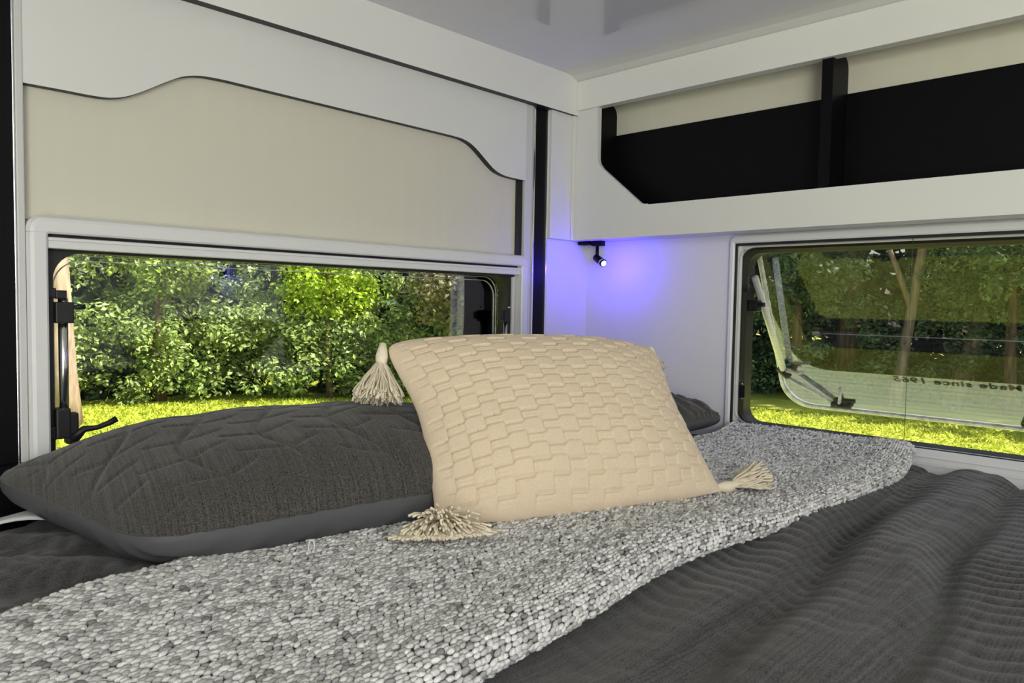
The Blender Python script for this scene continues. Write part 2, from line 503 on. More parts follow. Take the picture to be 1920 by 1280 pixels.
loft('metal_rim', M['grey_trim'], [(R8(-1.632, -0.4815, 0.8405, 1.281, 0.004), 0.002), (R8(-1.628, -0.487, 0.8412, 1.277, 0.036), -0.001),
                                   (R8(-1.626, -0.489, 0.8418, 1.276, 0.036), 0.001), (R8(-1.626, -0.489, 0.8418, 1.276, 0.036), 0.008),
                                   (R8(-1.632, -0.4815, 0.8405, 1.281, 0.004), 0.008)], onX, w2)
loft('rubber_seal', M['rubber'], [(R8(-1.626, -0.489, 0.8418, 1.276, 0.036), 0.006), (R8(-1.620, -0.496, 0.8424, 1.270, 0.036), 0.003),
                                  (R8(-1.612, -0.503, 0.8435, 1.263, 0.034), 0.012), (R8(-1.612, -0.503, 0.8435, 1.263, 0.034), 0.050),
                                  (R8(-1.67, -0.44, 0.728, 1.34, 0.09), 0.052), (R8(-1.67, -0.44, 0.728, 1.34, 0.09), 0.041),
                                  (R8(-1.626, -0.489, 0.8418, 1.276, 0.036), 0.041)], onX, w2)
# top-hung pane pushed open; local frame: hinge line, down-slope direction, inward normal
HX, HZ, TL = 0.062, 1.278, 0.462
ang = math.atan2(0.205, 0.42)
dn = Vector((math.sin(ang), 0, -math.cos(ang)))
nin = Vector((-math.cos(ang), 0, -math.sin(ang)))
hinge = Vector((HX, 0, HZ))
onP = lambda a, b, d: tuple(hinge + dn * b + nin * d + Vector((0, a, 0)))
PR = lambda g: rrect(-1.63 + g, -0.497 - g, 0.0 + g, TL - g, [0.075, 0.075, 0.02, 0.02], 10)
gp = loft('glass_pane', M['pane_back'], [(PR(0.008), 0.0), (PR(0.008), -0.003)], onP, w2, close=False, fill=True)
gp.data.materials.append(M['pane2'])                 # the room side carries the mirror tint
for p_ in gp.data.polygons:
    if len(p_.vertices) > 4 and (Vector(p_.center) - hinge).dot(nin) > -0.001:
        p_.material_index = 1
loft('pane_rim', M['acrylic_edge'], [(PR(0.0), -0.004), (PR(0.0), 0.002), (PR(0.003), 0.0045), (PR(0.009), 0.0045), (PR(0.0105), 0.002), (PR(0.0105), -0.004)], onP, w2)
pp = lambda y, b, d: hinge + dn * b + nin * d + Vector((0, y, 0))
stay_top, stay_bot = Vector((0.030, -0.513, 1.205)), pp(-0.523, 0.345, 0.020)
st2 = tube('stay', M['plastic'], [stay_top, stay_bot], 0.0085, w2, n=14)
boxes('clamp', M['rubber'], [(0.018, 0.044, -0.527, -0.502, 1.120, 1.148), (0.022, 0.036, -0.541, -0.527, 1.131, 1.142)], st2, bevel=0.002)
boxes('stay_hinge', M['rubber'], [(0.004, 0.02, -0.508, -0.494, 1.168, 1.186)], w2, bevel=0.002)
boxes('catch', M['rubber'], [(-0.001, 0.012, -0.512, -0.497, 0.905, 0.935)], w2, bevel=0.002)
for zz in (0.902, 0.938):
    tube('screw', M['chrome'], [(0.004, -0.501, zz), (0.0, -0.503, zz)], 0.003, w2, n=8)
bm = bmesh.new()
tube_bm(bm, [stay_bot + Vector((0, 0.012, 0.012)), stay_bot + Vector((0, -0.014, -0.012))], [0.013, 0.010], 12)
j = bm_obj('lower_joint', bm, M['rubber'], w2, smooth=True)
tube('latch_lever', M['acrylic_edge'], [stay_bot + Vector((-0.004, -0.006, 0.004)), stay_bot + Vector((-0.008, -0.035, 0.000)), stay_bot + Vector((-0.008, -0.052, 0.004))], [0.005, 0.0035, 0.0055], w2)
lb = pp(-0.655, TL - 0.024, 0.010)
bm = bmesh.new()
tube_bm(bm, [lb + Vector((0, 0.022, 0)), lb + Vector((0, -0.025, 0))], [0.010, 0.008], 12)
tube_bm(bm, [lb + Vector((0, -0.012, 0.004)), lb + Vector((0, -0.030, 0.006))], [0.006, 0.006], 10)
bm_obj('lower_latch', bm, M['rubber'], w2, smooth=True)
tube('latch_lever', M['acrylic_edge'], [lb + Vector((-0.004, 0.002, 0.004)), lb + Vector((-0.008, 0.0, 0.028)), lb + Vector((-0.008, -0.001, 0.046))], [0.005, 0.0036, 0.0062], w2)
tube('latch_brace', M['acrylic_edge'], [stay_bot + Vector((0.004, -0.004, -0.012)), pp(-0.60, 0.405, 0.012), lb + Vector((0, 0.018, 0.002))], [0.0045, 0.0065, 0.005], w2, n=8)
rb = pp(-1.058, TL - 0.025, 0.008)
bm = bmesh.new()
ring = [rb + 0.010 * (math.cos(t) * Vector((0, 1, 0)) + math.sin(t) * dn) for t in np.linspace(0, 2 * math.pi, 17)]
tube_bm(bm, ring, 0.0032, 8)
bm_obj('latch_ring', bm, M['rubber'], w2, smooth=True)
tube('cord', M['thread'], [(-0.003, -0.880, 1.288), (-0.003, -0.880, 0.836)], 0.0006, w2, n=5)
box('flyscreen', M['screen'], (-0.0020, -0.0017, -1.62, -0.497, 0.842, 1.272), w2)
bm = bmesh.new()
for k in range(30):
    z = 0.850 + k * 0.0142
    bx(bm, -0.0024, -0.0022, -1.60, -0.503, z, z + 0.0002)
bm_obj('flyscreen_thread', bm, M['thread'], w2, kind='stuff')

# outside skin of the right wall: ribbed white cladding with its lettering
v, f = [], []
zs, ds = [], []
z = 0.02
while z < 0.742:
    zs += [z, z + 0.004, z + 0.016, z + 0.020]
    ds += [0.041, 0.046, 0.046, 0.041]
    z += 0.022
for i, (zz, dd) in enumerate(zip(zs, ds)):
    v += [(dd, YB, zz), (dd, 0.05, zz)]
    if i:
        f.append((2 * i - 2, 2 * i, 2 * i + 1, 2 * i - 1))
np_obj('exterior_cladding', v, f, M['cladding'], wr, smooth=False)
box('exterior_cladding', M['cladding'], (0.040, 0.046, -0.440, 0.05, 0.73, 1.74), wr)
fc = bpy.data.curves.new('lettering', 'FONT')
fc.body = 'Made since 1965'
fc.size = 0.036
fc.align_x = 'RIGHT'
fc.extrude = 0.0004
fc.offset = 0.0006
fc.space_character = 1.12
fc.materials.append(M['lettering'])
t = link('lettering', fc, wr)
t.matrix_local = Matrix(((0, 0, 1, 0.0468), (1.12, 0, 0, -0.692), (0, 1, 0, 0.690), (0, 0, 0, 1)))

# ------------------------------------------------------------------ overhead locker
lk = empty('overhead_locker', (-0.045, -1.2, 1.309), label='white overhead locker with black inside and slanted corner opening', cat='locker')
rnd = spline([(-0.1035, 1.545), (-0.1040, 1.528), (-0.108, 1.515), (-0.119, 1.501)], 4)
rnd2 = spline([(-0.235, 1.4065), (-0.247, 1.397), (-0.257, 1.3925), (-0.272, 1.391)], 4)
hole = [(-0.1035, 1.672)] + rnd + rnd2 + [(-2.15, 1.390), (-2.15, 1.672)]
poly = [(-0.0045, 1.672)] + hole + [(-2.3, 1.672), (-2.3, 1.309), (-0.0045, 1.309)]
prism('front_frame', M['white'], poly, -0.090, -0.075, onX, lk)
# white lipping around the cut-out
lip_o = hole[:-2]
bm = bmesh.new()
tube_bm(bm, [(-0.0895, a, b) for a, b in lip_o] , 0.0018, 6)
bm_obj('edge_strip', bm, M['plastic'], lk, smooth=True)
box('bottom_panel', M['white'], (-0.075, 0.0, -2.3, -0.0045, 1.309, 1.325), lk)
box('shelf_liner', M['black'], (-0.075, 0.0, -2.15, -0.100, 1.375, 1.390), lk)
ep = [(-0.0755, 1.36), (-0.0755, 1.684), (-0.0265, 1.684)] + [(-0.0265 + 0.0245 * math.sin(t), 1.656 + 0.028 * math.cos(t)) for t in np.linspace(0, math.pi / 2, 7)] + [(-0.002, 1.36)]
onZ = lambda a, b, d: (a, d, b)
prism('end_panel', M['black'], ep, -0.089, -0.102, onZ, lk)
ep2 = [(-0.088 if a < -0.07 else a, b) for a, b in ep]
prism('divider', M['black'], ep2, -0.709, -0.733, onZ, lk)
prism('divider', M['black'], ep2, -1.40, -1.424, onZ, lk)
boxes('back_panel', M['black'], [(-0.010, -0.002, -0.708, -0.103, 1.391, 1.603), (-0.010, -0.002, -1.399, -0.734, 1.391, 1.605), (-0.010, -0.002, -2.15, -1.425, 1.391, 1.605)], lk)
box('filler_panel', M['white'], (-0.190, -0.0905, -0.024, -0.0045, 1.309, 1.656), lk, bevel=0.0015)
box('corner_bead', M['white'], (-0.1035, -0.0905, -0.028, -0.0245, 1.309, 1.656), lk, bevel=0.001)
box('cream_panel', M['cream'], (-0.0018, 0.0, -2.3, -0.06, 1.39, 1.745), wr)

# ------------------------------------------------------------------ reading lamps (the second one, out of frame, shows as a reflection in the left window)
def reading_lamp(name, base, d, label):
    r = empty(name, base, label=label, cat='lamp', group='blue reading lamps under the locker')
    x, y, z = base
    boxes('mount', M['black'], [(x - 0.017, x + 0.017, y - 0.042, y - 0.002, z - 0.010, z), (x - 0.010, x + 0.010, y - 0.080, y - 0.046, z - 0.014, z)], r, bevel=0.0015)
    tube('mount_knob', M['chrome'], [(x - 0.006, y - 0.026, z - 0.010), (x - 0.006, y - 0.026, z - 0.0145)], 0.0035, r)
    tube('arm', M['black'], [(x, y - 0.060, z - 0.012), (x, y - 0.060, z - 0.036), (x, y - 0.059, z - 0.048)], 0.0048, r)
    h0 = Vector((x, y - 0.056, z - 0.046))
    h1 = h0 + d * 0.030
    tube('head', M['black'], [h0 - d * 0.004, h0, h1, h0 + d * 0.044], [0.007, 0.0100, 0.0106, 0.0106], r, n=20)
    tube('ring', M['chrome'], [h0 + d * 0.0345, h0 + d * 0.0385], 0.0115, r, n=20)
    tube('lens', M['led'], [h0 + d * 0.040, h0 + d * 0.0448], 0.0080, r, n=20)
    L = add_light('reading_light', 'POINT', h0 + d * 0.078 + Vector((-0.012, 0, 0)), None, 1.05, (0.05, 0.015, 1.0), shadow_soft_size=0.006)
    return r
reading_lamp('reading_lamp', (-0.040, -0.012, 1.309), Vector((-0.30, -0.86, -0.42)).normalized(), 'small black reading lamp glowing blue in the corner under the locker')
reading_lamp('reading_lamp', (-0.040, -2.12, 1.309), Vector((-0.30, -0.86, -0.42)).normalized(), 'black blue-lit reading lamp seen only as a reflection in the left window')

# ------------------------------------------------------------------ bed
bed = empty('bed_platform', (-0.9, -1.05, 0.0), label='low bed base carrying the mattress under the charcoal quilt', cat='bed')
boxes('platform', M['wall'], [(-1.70, -0.02, -2.02, -0.03, 0.40, 0.46)], bed)
boxes('plinth', M['wall'], [(-1.62, -0.04, -1.95, -0.05, 0.0, 0.40)], bed)
mt = empty('mattress', (-0.9, -1.05, 0.46), label='mattress with white sheet hem showing left of the dark pillow', cat='mattress')
box('core', M['mattress'], (-1.71, -0.02, -2.04, -0.05, 0.461, 0.770), mt, bevel=0.03)
# fitted sheet hem poking out at the head
sh = []
N1, N2 = 14, 8
for i in range(N1):
    for jx in range(N2):
        a, b = i / (N1 - 1), jx / (N2 - 1)
        x = -1.57 + 0.185 * a
        y = -0.060 - 0.11 * b - 0.03 * a
        sh.append((x, y, 0.818 - 0.016 * (1 - b) ** 2 + 0.004 * math.sin(a * 9 + b * 3)))
fa = [(i * N2 + k, i * N2 + k + 1, (i + 1) * N2 + k + 1, (i + 1) * N2 + k) for i in range(N1 - 1) for k in range(N2 - 1)]
so = np_obj('sheet_hem', sh, fa, M['sheet'], mt, label='white cotton sheet hem')
so.modifiers.new('thick', 'SOLIDIFY').thickness = 0.003

def fbm(x, y, seed, scale, octaves=3):
    r = np.random.default_rng(seed)
    out = np.zeros_like(x)
    amp = 1.0
    for o in range(octaves):
        for k in range(4):
            a = r.uniform(0, 2 * math.pi)
            ph = r.uniform(0, 2 * math.pi)
            out += amp * np.sin((x * math.cos(a) + y * math.sin(a)) * scale * r.uniform(0.7, 1.3) + ph) / 4
        amp *= 0.5
        scale *= 2
    return out

G = lambda t, c, w: np.exp(-((t - c) / w) ** 2)
S01 = lambda t: np.clip(t, 0, 1) ** 2 * (3 - 2 * np.clip(t, 0, 1))

def duvet_z(x, y):
    q = y - 0.075 * x                                   # folds run along the bed, a little skewed
    q = q + 0.010 * np.sin(x * 5.0 + 1.0) + 0.006 * np.sin(x * 13)
    front = S01((-0.80 - y) / 0.10)
    right = S01((x + 1.25) / 1.1)
    z = 0.797 + 0.004 * fbm(x, y, 3, 9)
    fold = (0.012 + 0.014 * right) * G(q, -0.890, 0.036) - 0.012 * G(q, -0.948, 0.020) + (0.012 + 0.016 * right) * G(q, -1.005, 0.034) + 0.012 * G(q, -1.050, 0.020)
    fold += -0.012 * G(q, -1.088, 0.016) + 0.010 * right * G(q, -1.20, 0.04) - 0.006 * G(q, -1.26, 0.02) + 0.012 * G(q, -1.38, 0.05)
    z = z + front * (fold * (0.8 + 0.45 * fbm(x, y, 41, 7, 2)) + 0.005 * fbm(x * 0.5, y, 42, 26, 2))
    # stitched channels: rows of soft ribs between seams that run along the bed
    band = np.floor((q + 0.925) / 0.16)
    t = (q + 0.925) / 0.16 - band
    phase = x + 0.013 * np.sin(2 * math.pi * t + band * 1.3) + 0.011 * np.sin(band * 2.7) + 0.008 * fbm(x, y, 43, 13, 2)
    rib = np.abs(np.sin(math.pi * phase / 0.029)) ** 0.6
    mod = np.clip(0.75 + 0.75 * fbm(x, y, 44, 11, 2), 0.1, 1.5)
    amp = 0.0062 * (0.20 + 0.80 * S01((x + 1.25) / 0.6)) * mod
    amp = amp * (1 - 0.8 * G(q, -1.035, 0.038)) * (0.35 + 0.65 * np.clip(np.sin(math.pi * t), 0, 1))
    amp = np.where(y > -0.6, 0.003 * mod, amp)
    z = z + amp * (rib - 0.6) + 0.0016 * fbm(x, y, 45, 70, 2)
    # seams
    for s in (-0.925, -1.085, -1.245, -1.405):
        z = z - 0.003 * G(q, s, 0.004)
    # wrinkles left of the throw
    left = S01((-1.36 - x) / 0.1) * S01((y + 0.62) / 0.1)
    z = z + left * (0.006 * np.sin(34 * (x * 0.55 + y) + 3 * np.sin(9 * x)) + 0.004 * fbm(x, y, 9, 60, 2) + 0.012 * G(y, -0.38, 0.10))
    return z

x0, x1, y0, y1, st_ = -1.70, -0.016, -2.0, -0.12, 0.0042
nx, ny = int((x1 - x0) / st_), int((y1 - y0) / st_)
gx, gy = np.meshgrid(np.linspace(x0, x1, nx), np.linspace(y0, y1, ny))
gz = duvet_z(gx, gy)
edge = np.minimum.reduce([(gx - x0) / 0.05, (gy - y0) / 0.05, np.full_like(gx, 1.0)])
gz = gz - 0.03 * (1 - np.sqrt(np.clip(1 - (1 - np.clip(edge, 0, 1)) ** 2, 0, 1)))
verts = np.stack([gx, gy, gz], -1).reshape(-1, 3)
idx = np.arange(nx * ny).reshape(ny, nx)
faces = np.stack([idx[:-1, :-1], idx[:-1, 1:], idx[1:, 1:], idx[1:, :-1]], -1).reshape(-1, 4)
# skirt hanging over the open sides
bl = np.concatenate([idx[::-1, 0], idx[0, 1:]])
sk = verts[bl].copy()
outw = np.where((np.arange(len(bl)) < ny)[:, None], np.array([[-1.0, 0, 0]]), np.array([[0, -1.0, 0]]))
s1 = sk + outw * 0.018 + np.array([0, 0, -0.03])
s2 = sk + outw * 0.022 + np.array([0, 0, -0.28])
nb = len(bl)
base = len(verts)
verts = np.concatenate([verts, s1, s2])
a = np.arange(nb - 1)
f1 = np.stack([bl[:-1], bl[1:], base + a + 1, base + a], -1)
f2 = np.stack([base + a, base + a + 1, base + nb + a + 1, base + nb + a], -1)
np_obj('duvet', verts, np.concatenate([faces, f1, f2]), M['duvet'], label='charcoal ribbed quilt spread over the whole bed in folds', cat='quilt')

# ------------------------------------------------------------------ chunky grey throw across the bed
throw = empty('throw_blanket', (-0.85, -0.70, 0.80), label='chunky woven grey and white throw laid across the bed', cat='blanket')
def back_edge(x):
    return -0.470 - 0.043 * S01((-1.30 - x) / 0.13) - 0.07 * S01((-1.42 - x) / 0.25) + 0.004 * np.sin(11 * x) - 0.03 * S01((x + 0.30) / 0.3) + 0.012 * S01((x + .15) / .15)
def front_edge(x):
    return -0.920 + 0.016 * np.sin(x * 5.1 + 0.2) + 0.006 * np.sin(x * 12) - 0.020 * S01((-1.2 - x) / 0.3) + 0.012 * S01((x + 0.25) / 0.25)
TH = 0.027
def throw_point(x, s):
    """s = 0..1 round the section: up the back edge, over the top, round and under the front edge; returns point and normal"""
    yb, yf = back_edge(x), front_edge(x)
    L = yb - yf
    r = TH / 2
    tot = L + r * 2.613
    d = s * tot
    arc = math.pi * r * 0.5
    zb = 0.803 + 0.003 * np.sin(7 * x + 1) + 0.0
    zb = zb + 0.016 * S01((x + 0.16) / 0.16)
    # top
    yt = yb - (d - arc * 0.5)
    ytc = np.maximum(yt, yf + r)
    und = 0.0035 * fbm(x, ytc, 21, 14, 2) + 0.006 * G(ytc - yf, 0.045, 0.04)
    z = zb + TH + und
    ny_, nz_ = np.zeros_like(x), np.ones_like(x)
    # back rounding
    tb = np.clip((arc - d) / arc, 0, 1) * math.pi / 2
    inb = d < arc
    yB = yb - r + r * np.sin(tb); zB = zb + TH / 2 + r * np.cos(tb)
    y = np.where(inb, yB, yt); zz = np.where(inb, zB, z)
    ny_ = np.where(inb, np.sin(tb), ny_); nz_ = np.where(inb, np.cos(tb), nz_)
    d2 = d - (tot - 2 * arc * 0.9)
    inf_ = d2 > 0
    tf = np.clip(d2 / (2 * arc * 0.9), 0, 1) * math.pi * 0.92
    yF = yf + r - r * np.sin(tf); zF = zb + TH / 2 + r * np.cos(tf) + und * (1 - tf / math.pi)
    y = np.where(inf_, yF, y); zz = np.where(inf_, zF, zz)
    ny_ = np.where(inf_, -np.sin(tf), ny_); nz_ = np.where(inf_, np.cos(tf), nz_)
    return y, zz, ny_, nz_
# backing body
bxs = np.linspace(-1.70, -0.022, 200)
bss = np.linspace(0, 1, 60)
BX, BS = np.meshgrid(bxs, bss)
by, bz, bny, bnz = throw_point(BX, BS)
pv = np.stack([BX, by - 0.004 * bny, bz - 0.004 * bnz], -1).reshape(-1, 3)
idx = np.arange(pv.shape[0]).reshape(60, 200)
fq = np.stack([idx[:-1, :-1], idx[:-1, 1:], idx[1:, 1:], idx[1:, :-1]], -1).reshape(-1, 4)
fq = np.concatenate([fq, np.stack([idx[-1, :-1], idx[-1, 1:], idx[0, 1:], idx[0, :-1]], -1)])
np_obj('backing', pv, fq, M['yarn_base'], throw)
# stitches: fat little yarn floats in staggered rows
PX, PS = 0.0084, 0.0052
rows = int(0.475 / PS)
xs, ss = [], []
for j in range(rows):
    n = int(1.68 / PX)
    xs.append(-1.70 + (np.arange(n) + 0.5 * (j % 2) + 0.15 * math.sin(j * 1.7)) * PX)
    ss.append(np.full(n, (j + 0.5) / rows))
xs, ss = np.concatenate(xs), np.concatenate(ss)
ok = xs < -0.018
xs, ss = xs[ok], ss[ok]
xs = xs + rng.normal(0, 0.0011, len(xs))
ss = np.clip(ss + rng.normal(0, 0.0011, len(ss)), 0.002, 0.998)
sy, sz, sny, snz = throw_point(xs, ss)
n = len(xs)
nr, nl = 6, 4
th = np.linspace(0, 2 * math.pi, nr, endpoint=False)
ph = np.linspace(0, math.pi, nl + 1)[1:-1]
tv = [(-1, 0, 0)] + [(-math.cos(p), math.sin(p) * math.cos(t), math.sin(p) * math.sin(t)) for p in ph for t in th] + [(1, 0, 0)]
tf = []
for k in range(nr):
    tf.append((0, 1 + (k + 1) % nr, 1 + k))
    for l in range(len(ph) - 1):
        a0, b0 = 1 + l * nr + k, 1 + l * nr + (k + 1) % nr
        tf.append((a0, b0, b0 + nr)); tf.append((a0, b0 + nr, a0 + nr))
    last = 1 + (len(ph) - 1) * nr
    tf.append((last + k, last + (k + 1) % nr, len(tv) - 1))
tv, tf = np.array(tv), np.array(tf)
scl = np.stack([rng.uniform(0.0044, 0.0060, n), rng.uniform(0.0026, 0.0036, n), rng.uniform(0.0022, 0.0036, n)], -1)
yawr = rng.normal(0.18, 0.22, n)
ex = np.stack([np.cos(yawr), np.sin(yawr) * snz, -np.sin(yawr) * sny], -1)
en = np.stack([np.zeros(n), sny, snz], -1)
ey = np.cross(en, ex)
pos = np.stack([xs, sy, sz], -1) + en * rng.normal(-0.0012, 0.0006, n)[:, None]
V = pos[:, None, :] + (tv[None, :, 0:1] * scl[:, None, 0:1]) * ex[:, None, :] + (tv[None, :, 1:2] * scl[:, None, 1:2]) * ey[:, None, :] + (tv[None, :, 2:3] * scl[:, None, 2:3]) * en[:, None, :]
F = tf[None] + (np.arange(n) * len(tv))[:, None, None]
pick = rng.random(n)
# yarn shade drifts along each row, as space-dyed wool does
drift = 0.5 + 0.5 * np.sin(xs * 37 + 11 * np.floor(ss * rows) * 0.7) * np.sin(xs * 13 + np.floor(ss * rows) * 2.1)
g = np.where(pick < 0.40 + 0.28 * drift, rng.uniform(0.66, 0.84, n), np.where(pick < 0.955, rng.uniform(0.38, 0.62, n), rng.uniform(0.20, 0.32, n)))
c = np.stack([g, g * 0.995, g * 0.975], -1)
np_obj('stitches', V.reshape(-1, 3), F.reshape(-1, 3), M['yarn'], throw, col=np.repeat(c, len(tv), 0), kind='stuff')

# ------------------------------------------------------------------ pillows
def pillow_shape(u, v, L, W, Tt, side, pinch=0.06):
    """u, v in -1..1 over the cover; returns local xyz"""
    # square parameter to a rounded rectangle with slightly drawn-in sides and pointed corners
    px = u * (1 - pinch * (1 - v * v) * np.abs(u) ** 3 * 0.0 - 0.02 * v ** 4)
    x = L / 2 * u * (1 - 0.035 * v ** 6) * (1 - pinch * (1 - v ** 2) * 0.25)
    y = W / 2 * v * (1 - 0.035 * u ** 6) * (1 - pinch * (1 - u ** 2) * 0.25)
    return x, y

def quilt_groove(x, y):
    d = np.zeros_like(x)
    k = np.round((x - 0.030 * np.sin(2 * math.pi * y / 0.34)) / 0.102)
    line = (x - 0.030 * np.sin(2 * math.pi * y / 0.34)) - k * 0.102
    d += np.exp(-(line / 0.0042) ** 2)
    vein = y - 0.45 * np.abs(line) - 0.026 * k
    kk = np.round(vein / 0.066)
    d += 0.75 * np.exp(-((vein - kk * 0.066) / 0.0036) ** 2) * (np.abs(line) > 0.006)
    fine = np.abs(np.sin(math.pi * (line + 0.1 * y) / 0.022)) ** 0.6
    return d, fine

def make_pillow(name, loc, rotz, L, W, top, bot, label, quilt, seed, tilt=0.0, embossed=False, shear=0.0):
    root = empty(name, loc, label=label, cat='pillow', group='charcoal pillows at the head of the bed')
    root.rotation_euler = (tilt, 0, math.radians(rotz))
    nu, nv = int(L / 0.0032), int(W / 0.0032)
    u, v = np.meshgrid(np.sin(np.linspace(-1, 1, nu) * math.pi / 2 * 0.92) / math.sin(math.pi / 2 * 0.92), np.sin(np.linspace(-1, 1, nv) * math.pi / 2 * 0.92) / math.sin(math.pi / 2 * 0.92))
    x, y = pillow_shape(u, v, L, W, top, 1)
    x = x - shear * y * S01((0.6 - u) / 1.2)
    # rounded outline: pull the corners in
    rr = np.maximum(np.abs(u), np.abs(v))
    cr = (np.abs(u) * np.abs(v)) ** 8
    x, y = x * (1 - 0.045 * cr), y * (1 - 0.06 * cr)
    hx = (1 - np.abs(u) ** 2.3) ; hy = (1 - np.abs(v) ** 2.6)
    prof = np.clip(hx, 0, 1) ** 0.62 * np.clip(hy, 0, 1) ** 0.52
    d, fine = quilt_groove(x, y)
    inner = S01(prof / 0.4)
    wr_ = 0.005 * fbm(x, y, seed, 18, 3) * inner
    z = top * prof + wr_ + inner * (0.0005 * fine - 0.0048 * d)
    if embossed:
        blob = fbm(x, y, seed + 5, 110, 1)
        z += inner * 0.006 * np.tanh(3 * blob)
    # puckers along the seam
    z += 0.0035 * np.sin(u * L * 95 + 4 * np.sin(u * 9)) * G(rr, 0.975, 0.02) * (np.abs(v) > 0.9)
    sag = -0.010 * u ** 2
    pv = np.stack([x, y, z + sag], -1).reshape(-1, 3)
    idx = np.arange(nu * nv).reshape(nv, nu)
    fq = np.stack([idx[:-1, :-1], idx[:-1, 1:], idx[1:, 1:], idx[1:, :-1]], -1).reshape(-1, 4)
    o = np_obj('quilted_top', pv, fq, M['pillow'], root); o.location = (0, 0, 0)
    hx = (1 - np.abs(u) ** 7); hy = (1 - np.abs(v) ** 6)
    prof = np.clip(hx, 0, 1) ** 0.5 * np.clip(hy, 0, 1) ** 0.5
    zb = -bot * prof + 0.0025 * fbm(x, y, seed + 1, 22, 2) * S01(prof / 0.3)
    zb += 0.0025 * np.sin((u + v) * L * 45 + 3 * np.sin(v * 7)) * (1 - prof) * S01(prof / 0.3)
    bul = 1 + 0.012 * np.clip(prof * (1 - prof) * 4, 0, 1)
    pb = np.stack([x * bul, y * bul, zb + sag - 0.0003], -1).reshape(-1, 3)
    o = np_obj('smooth_underside', pb, fq[:, ::-1], M['sateen'], root, label='plain grey underside'); o.location = (0, 0, 0)
    # corded seam
    ol = np.concatenate([idx[0, :], idx[1:, -1], idx[-1, -2::-1], idx[-2::-1, 0]])[::2]
    bm = bmesh.new()
    tube_bm(bm, [Vector(pv[i]) for i in ol], 0.0013, 5)
    o = bm_obj('seam', bm, M['pillow'], root, smooth=True); o.location = (0, 0, 0)
    return root

pl = make_pillow('bed_pillow', (-1.082, -0.350, 0.868), -11.5, 0.76, 0.480, 0.093, 0.066, 'large charcoal quilted pillow with plain grey underside, in front of left window', True, 31, shear=0.32)
make_pillow('bed_pillow', (-0.375, -0.285, 0.868), 2.0, 0.71, 0.43, 0.075, 0.040, 'dark pillow half hidden behind the beige cushion, tip touching right wall', True, 47, embossed=True)
bm = bmesh.new()
cpt = Vector((-1.262, -0.600, 0.838))
tube_bm(bm, [cpt + Vector((0.004 * math.cos(t), -0.002, 0.008 * math.sin(t))) for t in np.linspace(-1.4, 4.5, 12)], 0.0011, 6)
lo = bm_obj('thread_loop', bm, M['sheet'], pl, smooth=True, label='tiny white thread loop')
lo.matrix_parent_inverse = Matrix.Identity(4)
pm = Matrix.Translation(pl.location) @ pl.rotation_euler.to_matrix().to_4x4()
lo.matrix_local = pm.inverted()

# ------------------------------------------------------------------ beige cushion with tassels
BL, BR = Vector((-1.083, -0.625, 0.838)), Vector((-0.645, -0.792, 0.838))
wv = (BR - BL).normalized()
pz = Vector((-wv.y, wv.x, 0))
LEAN = math.radians(43)
hv = (math.cos(LEAN) * Vector((0, 0, 1)) + math.sin(LEAN) * pz)
nv_ = wv.cross(hv)                                   # face normal, towards the viewer
CW, CH = (BR - BL).length, 0.315
cen = (BL + BR) / 2 + hv * CH / 2
cu = empty('cushion', cen, label='beige basket weave cushion with corner tassels leaning on the pillows', cat='cushion')
cu.rotation_euler = Matrix((wv, hv, nv_)).transposed().to_euler()
nu, nvv = 300, 240
sq = lambda n: np.sin(np.linspace(-1, 1, n) * math.pi / 2 * 0.85) / math.sin(math.pi / 2 * 0.85)
u, v = np.meshgrid(sq(nu), sq(nvv))
pinch = 0.055
x = CW / 2 * u * (1 - pinch * (1 - v ** 2) * np.abs(u) ** 2) * 1.03
y = CH / 2 * v * (1 + np.where(v > 0, -0.02, 0.07) * (1 - u ** 2) * np.abs(v) ** 2) * 1.03
cr = (np.abs(u) * np.abs(v)) ** 7 * (v > 0)
x, y = x * (1 - 0.05 * cr), y * (1 - 0.05 * cr)
cl = (np.abs(u) * np.abs(v)) ** 3.5 * (v > 0) * (u < 0)
x, y = x * (1 - 0.025 * cl), y * (1 - 0.055 * cl)
# corner drops: the top right corner sags, the bottom edge bellies down
y = y - 0.020 * S01((u - 0.2) / 0.8) * S01((v + 0.2) / 1.2)
x = x + 0.010 * S01((u - 0.2) / 0.8) * S01((v + 0.2) / 1.2) - 0.022 * S01((-u - 0.2) / 0.8) * S01((v) / 1.0)
hx = np.clip(1 - np.abs(u) ** 2.6, 0, 1); hy = np.clip(1 - np.abs(v) ** 2.6, 0, 1)
prof = hx ** 0.6 * hy ** 0.6
inner = S01((prof - 0.12) / 0.28)
NCX, NCY = 17, 17
cu_u, cu_v = (u + 1) / 2 * NCX, (v + 1) / 2 * NCY + 0.12 * np.sin(u * 4)
ci, cj = np.floor(cu_u), np.floor(cu_v)
fu, fv = cu_u - ci, cu_v - cj
par = np.mod(ci + cj, 2)
eu = np.minimum(fu, 1 - fu); ev = np.minimum(fv, 1 - fv)
pat = np.where(par > 0.5, S01(np.minimum(eu / 0.10, ev / 0.14)), 0)
groove = np.where(par > 0.5, G(ev * (fv > 0.5) + (fv <= 0.5), 0.0, 0.12) + 0.8 * G(eu * (fu < 0.5) + (fu >= 0.5), 0.0, 0.08), 0)
lines = np.where(par > 0.5, np.abs(np.sin(fv * math.pi * 4)), 0.0)
belly = np.where(par < 0.5, np.sin(np.clip(fu, 0, 1) * math.pi) * 0.5, 0)
weave = -0.0026 * pat - 0.0085 * groove + 0.0011 * lines * pat + 0.0006 * belly
soft = 0.004 * fbm(x, y, 77, 20, 2)
zf = 0.070 * prof + inner * (weave * 1.15 + soft)
